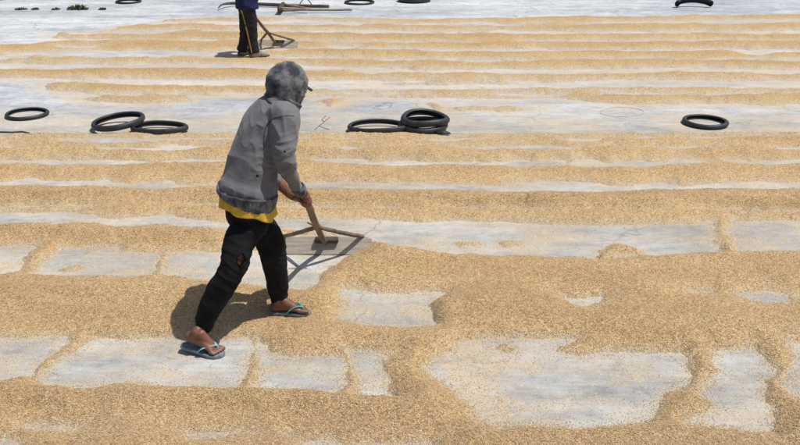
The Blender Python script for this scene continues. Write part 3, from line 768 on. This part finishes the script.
def flip_flop(parent, ball, fwd, up, solemat, strapmat, side, label, heel_lift=0.):
    Mx = frame(fwd, up); ball = Vector(ball)
    def P(x, y, z): return ball+Mx @ Vector((x, y, z+heel_lift*max(0, -x-.02)))
    out = [(-.185, 0), (-.180, .022), (-.155, .034), (-.10, .035), (-.05, .038), (0, .047), (.035, .044), (.062, .026), (.070, 0), (.060, -.026), (.03, -.046), (-.01, -.048), (-.06, -.036), (-.10, -.033), (-.155, -.033), (-.180, -.022)]
    n = len(out); V = [P(x, y, -.016) for x, y in out]+[P(x*1.0, y, 0) for x, y in out]
    V2 = [P(x*.9-.005, y*.8, 0) for x, y in out]
    Fc = [tuple(range(n-1, -1, -1)), tuple(range(n, 2*n))]+[(i, (i+1) % n, n+(i+1) % n, n+i) for i in range(n)]
    o = MB().add(V, Fc).build('flip_flop', solemat, parent, bevel=.002, smooth=False); o['label'] = label
    s = MB(); post = P(.028, .014*side, 0)
    for sg in (-1, 1):
        s.tube([P(-.075, .038*sg, -.004), P(-.045, .036*sg, .030), P(-.005, (.020*sg+.006*side), .046), P(.022, .015*side, .034), post], [(.0035, .009), (.004, .009), (.004, .009), (.004, .007), (.005, .005)], seg=8, hint=up)
    s.build('strap', strapmat, o)
    return o

# ---- hooded worker
facing = Vector((.78, .62, 0)).normalized(); right = Vector((facing.y, -facing.x, 0))
hipc = A(247, 206, 4.37)
hip_r = hipc+right*.066; hip_l = hipc-right*.066
knee_r = A(234, 268, 4.19); ank_r = A(202.5, 329, 4.165)
knee_l = A(273, 256, 4.49); ank_l = A(279, 306, 4.575)
waist = A(250, 180, 4.39); chest = A(262, 140, 4.44); neck = A(277, 105, 4.50)
sh_r = A(286, 117, 4.36); sh_l = neck+(neck-sh_r)*.95+Vector((0, 0, -.06)); sh_l = A(264, 112, 4.64)
elb_r = A(283.5, 163, 4.27); wr_r = A(297, 184, 4.42)
elb_l = A(268, 172, 4.58); wr_l = A(292, 196.5, 4.60)
head = A(287.5, 86, 4.55)
look = Vector((.62, .72, -.28)).normalized()
person = empty('person', (ank_l.x-.1, 4.36, 0), 0, 'stooping person in stained grey hoodie and torn black trousers pushing a rake', 'person', 'workers raking rice')
PL = Vector(person.location)
def fin(o):                    # keep world-placed meshes under the person's empty
    o.data.transform(Matrix.Translation(-PL)); o.data.update(); return o
mb = MB()
mb.tube([hipc+Vector((0, 0, -.09)), hipc, waist, chest, neck+Vector((0, 0, -.04))], [(.09, .06), (.145, .095), (.12, .085), (.15, .10), (.09, .06)], seg=24, hint=right)
mb.capsule(neck-Vector((0, 0, .06)), head-Vector((0, 0, .05)), .055, .05, seg=16)
mb.capsule(sh_r, neck-Vector((0, 0, .03)), .05, .05); mb.capsule(sh_l, neck-Vector((0, 0, .03)), .05, .05)
for pth in ([hip_r, hip_r+Vector((0, 0, -.06)), A(240, 240, 4.26), A(233, 268, 4.19), A(220, 290, 4.17), A(209, 310, 4.165), ank_r],
            [hip_l, hip_l+Vector((.02, 0, -.06)), A(267, 235, 4.48), A(273.5, 258, 4.50), A(277, 280, 4.54), A(278.5, 296, 4.57), ank_l]):
    mb.tube(pth, [.068, .070, .064, .052, .048, .036, .031], seg=16, hint=(1, 0, 0))
for s_, e_, w_ in ((sh_r, elb_r, wr_r), (sh_l, elb_l, wr_l)):
    mb.tube([s_, s_.lerp(e_, .5), e_, e_.lerp(w_, .4), w_], [.046, .040, .034, .034, .023], seg=14, hint=(1, 0, 0))
Hm = frame(look, (0, 0, 1))
mb.ball(head, (.094, .074, .10), Hm, 24, 16); mb.ball(head+Hm @ Vector((.028, 0, -.055)), (.055, .052, .062), Hm, 20, 12)
mb.tube([head+Hm @ Vector((.085, 0, .005)), head+Hm @ Vector((.106, 0, -.035))], [(.008, .008), (.013, .013)], seg=10, sub=4, hint=(0, 0, 1)); mb.ball(head+Hm @ Vector((.100, 0, -.037)), .014)
for z_ in (-.064, -.075): mb.ball(head+Hm @ Vector((.079, 0, z_)), (.008, .024, .007), Hm)
for sg in (-1, 1):
    mb.ball(head+Hm @ Vector((-.005, .077*sg, -.015)), (.018, .008, .03), Hm)
    mb.ball(head+Hm @ Vector((.075, .033*sg, .014)), (.014, .022, .010), Hm)
# feet
zl = gh(*FRONT_HEEL.xy)+.012
fl = Vector((1, -.03, 0)).normalized(); ball_l = Vector((FRONT_HEEL.x+.165, FRONT_HEEL.y, gh(FRONT_HEEL.x+.15, FRONT_HEEL.y)+.020))
foot_mb(mb, ball_l, fl, (0, 0, 1), -1, ank_l)
tr = ground(213, 355); fr = Vector((.97, -.22, 0)).normalized(); ball_r = Vector((tr.x, tr.y, .018))
foot_mb(mb, ball_r, fr, (0, 0, 1), 1, ank_r, pitch=math.radians(21))
# hands closed round the rake handle
hdir = (Vector(H3)-Vector(H2)).normalized()
def on_handle(t): return Vector(H2).lerp(Vector(H3), t)
cr_ = on_handle(.93); cl_ = on_handle(.58)
hand_mb(mb, cr_, -hdir, (-.25, -.55, .6), wr_r, .020, 1)
hand_mb(mb, cl_, -hdir, (-.75, -.15, .2), wr_l, .020, -1)
bod = remesh(mb, .0042, 3); 
fin(link('body', bod, M['skin'], person))
for sg in (-1, 1): fin(MB().ball(head+Hm @ Vector((.080, .032*sg, .004)), .012).build('eye', M['eye'], person))
fin(MB().ball(head+Hm @ Vector((-.008, 0, .010)), (.094, .077, .095), Hm, 24, 16).build('hair', M['hair'], person))
# toenails
# trousers
mb = MB()
mb.tube([hipc+Vector((0, 0, .10)), hipc+Vector((0, 0, .03)), hipc+Vector((0, 0, -.06)), hipc+Vector((.0, 0, -.13))], [(.125, .10), (.140, .110), (.142, .113), (.09, .08)], seg=28, hint=right)
mb.tube([hip_r+Vector((0, 0, .05)), hip_r+Vector((0, 0, -.06)), A(240, 240, 4.26), A(233, 268, 4.19), A(220, 290, 4.17), A(209, 310, 4.165), ank_r+Vector((.006, 0, .015))],
        [.074, (.088, .084), (.086, .082), (.074, .072), (.072, .070), (.062, .060), (.050, .048)], seg=28, hint=(1, 0, 0))
mb.tube([hip_l+Vector((0, 0, .05)), hip_l+Vector((.02, 0, -.06)), A(267, 235, 4.48), A(273.5, 258, 4.50), A(277, 280, 4.54), A(278.5, 296, 4.57), ank_l+Vector((0, 0, .025))],
        [.074, (.088, .084), (.086, .080), (.076, .070), (.066, .062), (.056, .052), (.042, .040)], seg=28, hint=(1, 0, 0))
tro = remesh(mb, .006, 5)
def wr_tro(P):
    knee = np.exp(-((P[:, 2]-knee_r.z)/.10)**2)+np.exp(-((P[:, 2]-.14)/.07)**2)
    return .008*fold(P+.5*P[:, [2, 2, 0]], 4, 4, 7, 1.)+.008*knee*(fold(P+.6*P[:, [2, 2, 0]], 6, 6, 20, 2.)-.4)+.003*pn(P, 25, 25, 25)-.004
displace(tro, wr_tro)
HOLE = A(240.5, 262, 4.115)
def in_hole(c):
    d = c-Vector(HOLE)
    e = (d.x/.019)**2+(d.z/.027)**2
    return d.y < .05 and e < 1+.5*mnoise.noise(c*45)+.3*mnoise.noise(c*120) and True
delete_faces(tro, in_hole)
trousers = fin(link('trousers', tro, M['black'], person)); 
sm = trousers.modifiers.new('cloth', 'SOLIDIFY'); sm.thickness = .003; sm.offset = -1
mb = MB()   # frayed threads across the tear
rn = random.Random(4)
for i in range(16):
    z = HOLE.z-.032+.064*i/15+rn.gauss(0, .002); w = .020*math.sqrt(max(0, 1-((z-HOLE.z)/.036)**2))+.005; y = HOLE.y+.006
    if rn.random() < .45:
        mb.tube([(HOLE.x-w, y+.016, z), (HOLE.x, y+.004, z-.003), (HOLE.x+w*.8, y+.02, z+rn.gauss(0, .004))], [.0012]*3, seg=5, sub=3)
o = fin(mb.build('torn_threads', M['black'], trousers)); o.location = (0, 0, 0)
for an, kn, nm, r in ((ank_r, knee_r, 'ankle_cuff', .047), (ank_l+Vector((0, 0, .012)), knee_l, 'ankle_cuff', .041)):
    d = (kn-an).normalized(); mb = MB()
    mb.tube([an+d*.0, an+d*.012, an+d*.045, an+d*.062], [r*.86, r*.95, r*.98, r*.94], seg=72, sub=5, hint=(1, 0, 0), fn=lambda t, th: 1+.025*math.cos(24*th), caps=False)
    o = fin(mb.build(nm, M['black'], trousers)); m_ = o.modifiers.new('c', 'SOLIDIFY'); m_.thickness = .004
# yellow shirt hem
mb = MB(); n = 72; V = []; Fc = []; rows_ = 14
for j in range(rows_+1):
    t = j/rows_
    for i in range(n):
        th = 2*math.pi*i/n; d = right*math.cos(th)*1.0+facing*math.sin(th)*.82
        rr = .168+.008*t+.006*t*math.sin(7*th+1)+.004*t*math.sin(13*th+2.2*t)
        hem = .046+.020*math.sin(th)+.010*math.sin(2*th+.8)+.008*math.sin(5*th)+.016*max(0, math.cos(th-.5))
        V.append(hipc+Vector((.0, 0, .070))+d*rr+Vector((0, 0, -t*(hem+.040))))
for j in range(rows_):
    for i in range(n): Fc.append((j*n+i, j*n+(i+1) % n, (j+1)*n+(i+1) % n, (j+1)*n+i))
o = fin(mb.add(V, Fc).build('shirt', M['yellow'], person)); o['label'] = 'yellow shirt showing below the hoodie'
m_ = o.modifiers.new('c', 'SOLIDIFY'); m_.thickness = .003
# hoodie
mb = MB()
mb.tube([A(247, 197, 4.38), A(247.5, 190, 4.385), A(250, 180, 4.40), A(255, 158, 4.42), A(262.5, 136, 4.45), A(269, 118, 4.48), A(276, 106, 4.50), A(280, 99, 4.51)],
        [(.172, .138), (.184, .150), (.176, .142), (.166, .130), (.166, .122), (.155, .108), (.11, .09), (.06, .06)], seg=40, hint=right)
mb.tube([sh_r+Vector((-.05, .05, .0)), sh_r+Vector((.0, 0, .0)), A(284.5, 138, 4.31), A(284.5, 158, 4.275), A(288, 170, 4.30), A(294, 181, 4.37), A(299, 189, 4.42)],
        [(.078, .078), (.080, .080), (.075, .078), (.066, .072), (.056, .058), (.046, .046), (.036, .036)], seg=28, hint=(1, 0, 0))
mb.tube([sh_l+Vector((.04, -.04, .0)), sh_l, sh_l.lerp(elb_l, .5), elb_l, elb_l.lerp(wr_l, .45)], [.078, .080, .070, .060, .046], seg=24, hint=(1, 0, 0))
hd = remesh(mb, .0062, 6)
ax_arm = (elb_r-sh_r).normalized()
def wr_hood(P):
    e = np.linalg.norm(P-np.array(elb_r)[None], axis=1); pit = np.linalg.norm(P-np.array(A(272, 132, 4.33))[None], axis=1)
    hem = np.exp(-((P[:, 2]-.87)/.06)**2)
    d = .012*fold(P+.45*P[:, [2, 2, 0]], 3.2, 3.2, 3.2, 3.)+.004*pn(P+.5*P[:, [2, 0, 1]], 9, 9, 9, 13.) + .022*np.exp(-(e/.12)**2)*(fold(P, 9, 9, 26, 5.)-.45)
    d += .020*np.exp(-(pit/.14)**2)*(fold(P, 16, 8, 9, 7.)-.45) + .011*hem*(fold(P, 15, 15, 8, 9.)-.4)
    return d-.009
displace(hd, wr_hood)
hoodie = fin(link('hoodie', hd, M['hoodie'], person))
# waistband rib
mb = MB()
mb.tube([A(246.5, 198.5, 4.38), A(247, 196, 4.38), A(247.3, 190.5, 4.385), A(247.5, 187.5, 4.385)], [(.178, .144), (.188, .153), (.190, .155), (.180, .147)], seg=150, hint=right, caps=False,
        fn=lambda t, th: 1+.008*math.cos(50*th)+.012*math.sin(4*th+1)+.008*math.sin(7*th))
o = fin(mb.build('waistband', M['band'], hoodie)); m_ = o.modifiers.new('c', 'SOLIDIFY'); m_.thickness = .005
d = (Vector(A(299, 189, 4.42))-Vector(A(294, 181, 4.37))).normalized(); c0 = Vector(A(298.3, 188, 4.412))
mb = MB(); mb.tube([c0-d*.01, c0+d*.005, c0+d*.035, c0+d*.042], [.036, .039, .036, .030], seg=60, hint=(1, 0, 0), caps=False, fn=lambda t, th: 1+.03*math.cos(20*th))
o = fin(mb.build('sleeve_cuff', M['band'], hoodie)); m_ = o.modifiers.new('c', 'SOLIDIFY'); m_.thickness = .004
# armhole seam
from mathutils.bvhtree import BVHTree
bmt = bmesh.new(); bmt.from_mesh(hd); bvh = BVHTree.FromBMesh(bmt)
def seam(points, r, parent):
    pts = []
    for u, v in points:
        p = at(u, v, 4.0)-PL; dr = (at(u, v, 4.0)-Vector((0, 0, CAM_H))).normalized()
        hit = bvh.ray_cast(p, dr)
        if hit[0]: pts.append(hit[0]+hit[1]*r*.2)
    if len(pts) > 2:
        MB().tube(pts, [r]*len(pts), seg=8, sub=4).build('seam', M['thread'], parent)
seam([(294, 116), (287, 115.5), (281, 116.6), (275, 118), (271, 120), (267, 125), (265, 131), (264, 140), (264, 148)], .0020, hoodie)
# hood
Hb = frame((look.x, look.y, -.05), (0, 0, 1))
mb = MB()
mb.ball(head+Hb @ Vector((-.004, 0, .008)), (.121, .102, .124), Hb, 32, 20)
mb.ball(head+Hb @ Vector((-.058, 0, .028)), (.072, .070, .078), Hb, 20, 14)
mb.tube([head+Hb @ Vector((-.035, 0, -.02)), head+Hb @ Vector((-.045, 0, -.075)), A(276, 107, 4.50)], [(.092, .085), (.094, .082), (.105, .09)], seg=28, hint=right)
mb.tube([head+Hb @ Vector((.02, 0, -.06)), A(285, 106, 4.53)], [(.070, .070), (.085, .085)], seg=28, hint=right)
ho = remesh(mb, .0055, 7)
def wr_h(P):
    low = np.clip((head.z-.02-P[:, 2])/.07, 0, 1)
    return .005*fold(P, 6, 6, 6, 4.)+.018*low*(fold(P+.5*P[:, [2, 2, 0]], 7, 7, 24, 6.)-.45)+.003*fold(P+.8*P[:, [1, 2, 0]], 9, 9, 9, 16.)+.004*pn(P, 30, 30, 30)-.003
displace(ho, wr_h)
hc = head+Vector((0, 0, -.012))
def opening(c):
    d = Hb.transposed() @ (c-hc); return d.x > .045 and abs(d.y) < .072 and -.085 < d.z < .085 and (d.y/.072)**2+(d.z/.09)**2 < 1
delete_faces(ho, opening)
o = fin(link('hood', ho, M['hood'], hoodie)); m_ = o.modifiers.new('c', 'SOLIDIFY'); m_.thickness = .005; m_.offset = -1
# cap
cap = fin(MB().ball(head+Hm @ Vector((.0, 0, .012)), (.0985, .079, .094), Hm, 28, 16).build('cap', M['capblack'], person))
delete_faces(cap.data, lambda c: (Hm.transposed() @ (c+PL-head)).z < .028)
cap.modifiers.new('c', 'SOLIDIFY').thickness = .002
V = []; Fc = []; nx, ny = 9, 13
for j in range(ny):
    a = -1+2*j/(ny-1)
    for i in range(nx):
        t = i/(nx-1); ln = .088*(math.cos(a*1.15))**.6
        x = .085*math.cos(a*.75)+ln*t*1.0; y = a*.068
        V.append(head+Hm @ Vector((x, y, .034-.10*y*y*40*.1-.34*ln*t-.02*abs(a)**2)))
for j in range(ny-1):
    for i in range(nx-1): Fc.append((j*nx+i, j*nx+i+1, (j+1)*nx+i+1, (j+1)*nx+i))
o = fin(MB().add(V, Fc).build('visor', M['capblack'], cap)); o.modifiers.new('c', 'SOLIDIFY').thickness = .003
flip = flip_flop(person, ball_r, fr, (0, 0, 1), M['sole'], M['strapblue'], 1, 'dark flip flop with pale blue strap, heel lifting', .20); fin(flip); [fin(c_) for c_ in flip.children]
flip = flip_flop(person, ball_l, fl, (0, 0, 1), M['solegrey'], M['strapgreen'], -1, 'worn grey flip flop with teal green strap', 0.02); fin(flip); [fin(c_) for c_ in flip.children]

# ---- far worker
fp = empty('person', (ground(249, 58).x, ground(249, 58).y, 0), 0, 'distant person in navy shirt and dark trousers with gold side stripe', 'person', 'workers raking rice')
PL = Vector(fp.location); Yf = PL.y
f2 = Vector((.9, .43, 0)).normalized(); r2 = Vector((f2.y, -f2.x, 0))
an_r = at(254, 54.5, Yf-.02); an_l = at(242.5, 52.5, Yf+.12); kn_r = at(252, 33, Yf-.03); kn_l = at(245, 32, Yf+.08)
hp = at(247, 4, Yf+.02); hpr = hp+r2*.09; hpl = hp-r2*.09
ch = hp+Vector((.10, .05, .38)); nk = hp+Vector((.16, .09, .56)); hdz = hp+Vector((.20, .11, .70))
sr, sl_ = nk+r2*.17-Vector((0, 0, .05)), nk-r2*.17-Vector((0, 0, .05))
RW = Matrix.Translation((RF.x, RF.y, 0)) @ Matrix.Rotation(-.12, 4, 'Z')
g1 = RW @ hp2[4]; g2 = RW @ hp2[3]
w1 = g1+Vector((-.03, -.03, .03)); w2 = g2+Vector((-.04, .0, .03))
e1 = sr.lerp(w1, .5)+Vector((-.04, -.06, -.05)); e2 = sl_.lerp(w2, .5)+Vector((.0, .06, -.05))
mb = MB()
mb.tube([hp-Vector((0, 0, .08)), hp, hp.lerp(ch, .5), ch, nk], [(.1, .07), (.14, .1), (.13, .09), (.16, .11), (.06, .06)], seg=20, hint=r2)
mb.capsule(nk, hdz, .055, .055); F2 = frame((f2.x, f2.y, -.25), (0, 0, 1)); hc2 = hdz+Vector((.03, .02, .06))
mb.ball(hc2, (.096, .076, .115), F2, 20, 14); mb.ball(hc2+F2 @ Vector((.095, 0, -.02)), .016); mb.ball(hc2+F2 @ Vector((.04, 0, -.07)), (.05, .05, .05), F2)
for sg in (-1, 1): mb.ball(hc2+F2 @ Vector((0, .078*sg, 0)), (.02, .01, .03), F2)
for a_, b2, c2, ff in ((hpr, kn_r, an_r, 1), (hpl, kn_l, an_l, -1)):
    mb.tube([a_, a_.lerp(b2, .5), b2, b2.lerp(c2, .4), c2], [.08, .068, .05, .05, .032], seg=14, hint=(1, 0, 0))
    foot_mb(mb, Vector((c2.x, c2.y, .016))+f2*.10, f2, (0, 0, 1), ff, c2)
for a_, b2, c2, cc, fl2 in ((sr, e1, w1, g1, 1), (sl_, e2, w2, g2, -1)):
    mb.tube([a_, b2, c2], [.045, .036, .024], seg=12, hint=(1, 0, 0)); hand_mb(mb, cc, (Vector(g2)-Vector(g1)), (c2-cc), c2, .019, fl2)
fin(link('body', remesh(mb, .006, 2), M['skin'], fp))
fin(MB().ball(hc2+F2 @ Vector((-.012, 0, .025)), (.098, .081, .11), F2).build('hair', M['hair'], fp))
mb = MB()
mb.tube([hp+Vector((0, 0, .10)), hp, hp-Vector((0, 0, .12))], [(.14, .11), (.155, .12), (.11, .09)], seg=24, hint=r2)
for a_, b2, c2 in ((hpr, kn_r, an_r), (hpl, kn_l, an_l)):
    mb.tube([a_+Vector((0, 0, .03)), a_.lerp(b2, .5), b2, b2.lerp(c2, .5), c2+Vector((0, 0, .03))], [.092, .088, .074, .072, .080], seg=22, hint=(1, 0, 0))
tr2 = remesh(mb, .010, 4); displace(tr2, lambda P: .012*(fold(P, 5, 5, 10, 2.)-.3)+.006*(fold(P, 8, 8, 28, 3.)-.4))
t2 = fin(link('trousers', tr2, M['trackblack'], fp)); t2['label'] = 'dark trousers with a gold side stripe'
bm2 = bmesh.new(); bm2.from_mesh(tr2); bv = BVHTree.FromBMesh(bm2)
V = []; 
for v in np.linspace(3, 54, 40):
    u = 240.4+(251.5-240.4)*(v-8)/46+.6*math.sin((v-8)/46*math.pi)*1.0
    for du in (0, 1.3):
        p0 = at(u+du, v, Yf-1)-PL; hit = bv.ray_cast(p0, (at(u+du, v, Yf-1)-Vector((0, 0, CAM_H))).normalized())
        V.append((hit[0]+hit[1]*.004) if hit[0] else None)
S = MB()
for i in range(len(V)//2-1):
    q = (V[2*i], V[2*i+1], V[2*i+3], V[2*i+2])
    if all(x is not None for x in q): S.add(q, [(0, 1, 2, 3)])
S.build('side_stripe', M['stripe'], t2)
mb = MB()
mb.tube([hp-Vector((.0, 0, .055)), hp+Vector((0, 0, .06)), hp.lerp(ch, .5), ch, nk-Vector((0, 0, .05)), nk+Vector((0, 0, .01))], [(.185, .16), (.180, .155), (.17, .15), (.19, .145), (.12, .10), (.065, .065)], seg=28, hint=r2)
for a_, b2, c2 in ((sr, e1, w1), (sl_, e2, w2)): mb.tube([a_.lerp(nk, .3), a_, b2, b2.lerp(c2, .5)], [.07, .08, .06, .05], seg=18, hint=(1, 0, 0))
s2 = remesh(mb, .011, 4); displace(s2, lambda P: .015*(fold(P, 5, 5, 7, 8.)-.3)+.006*(fold(P, 14, 14, 9, 3.)-.3))
fin(link('shirt', s2, M['navy'], fp))
for c2, ff in ((an_r, 1), (an_l, -1)):
    b0 = Vector((c2.x, c2.y, .016+gh(c2.x, c2.y)*.5))+f2*.15
    mb = MB(); Fm = frame(f2, (0, 0, 1))
    P = lambda x, y, z: b0+Fm @ Vector((x, y, z))
    mb.tube([P(-.185, 0, .03), P(-.15, 0, .045), P(-.08, 0, .05), P(-.02, 0, .036), P(.05, 0, .024), P(.075, 0, .018)], [(.025, .03), (.045, .040), (.05, .042), (.038, .05), (.024, .046), (.010, .03)], seg=18, hint=(0, 0, 1))
    fin(mb.build('shoe', M['shoe'], fp))
# nothing may hang off the top-level people at an offset
print('tris', sum(len(o.data.loop_triangles) if o.data.loop_triangles else sum(len(p.vertices)-2 for p in o.data.polygons) for o in scene.objects if o.type == 'MESH' and len(o.data.polygons) < 50000))
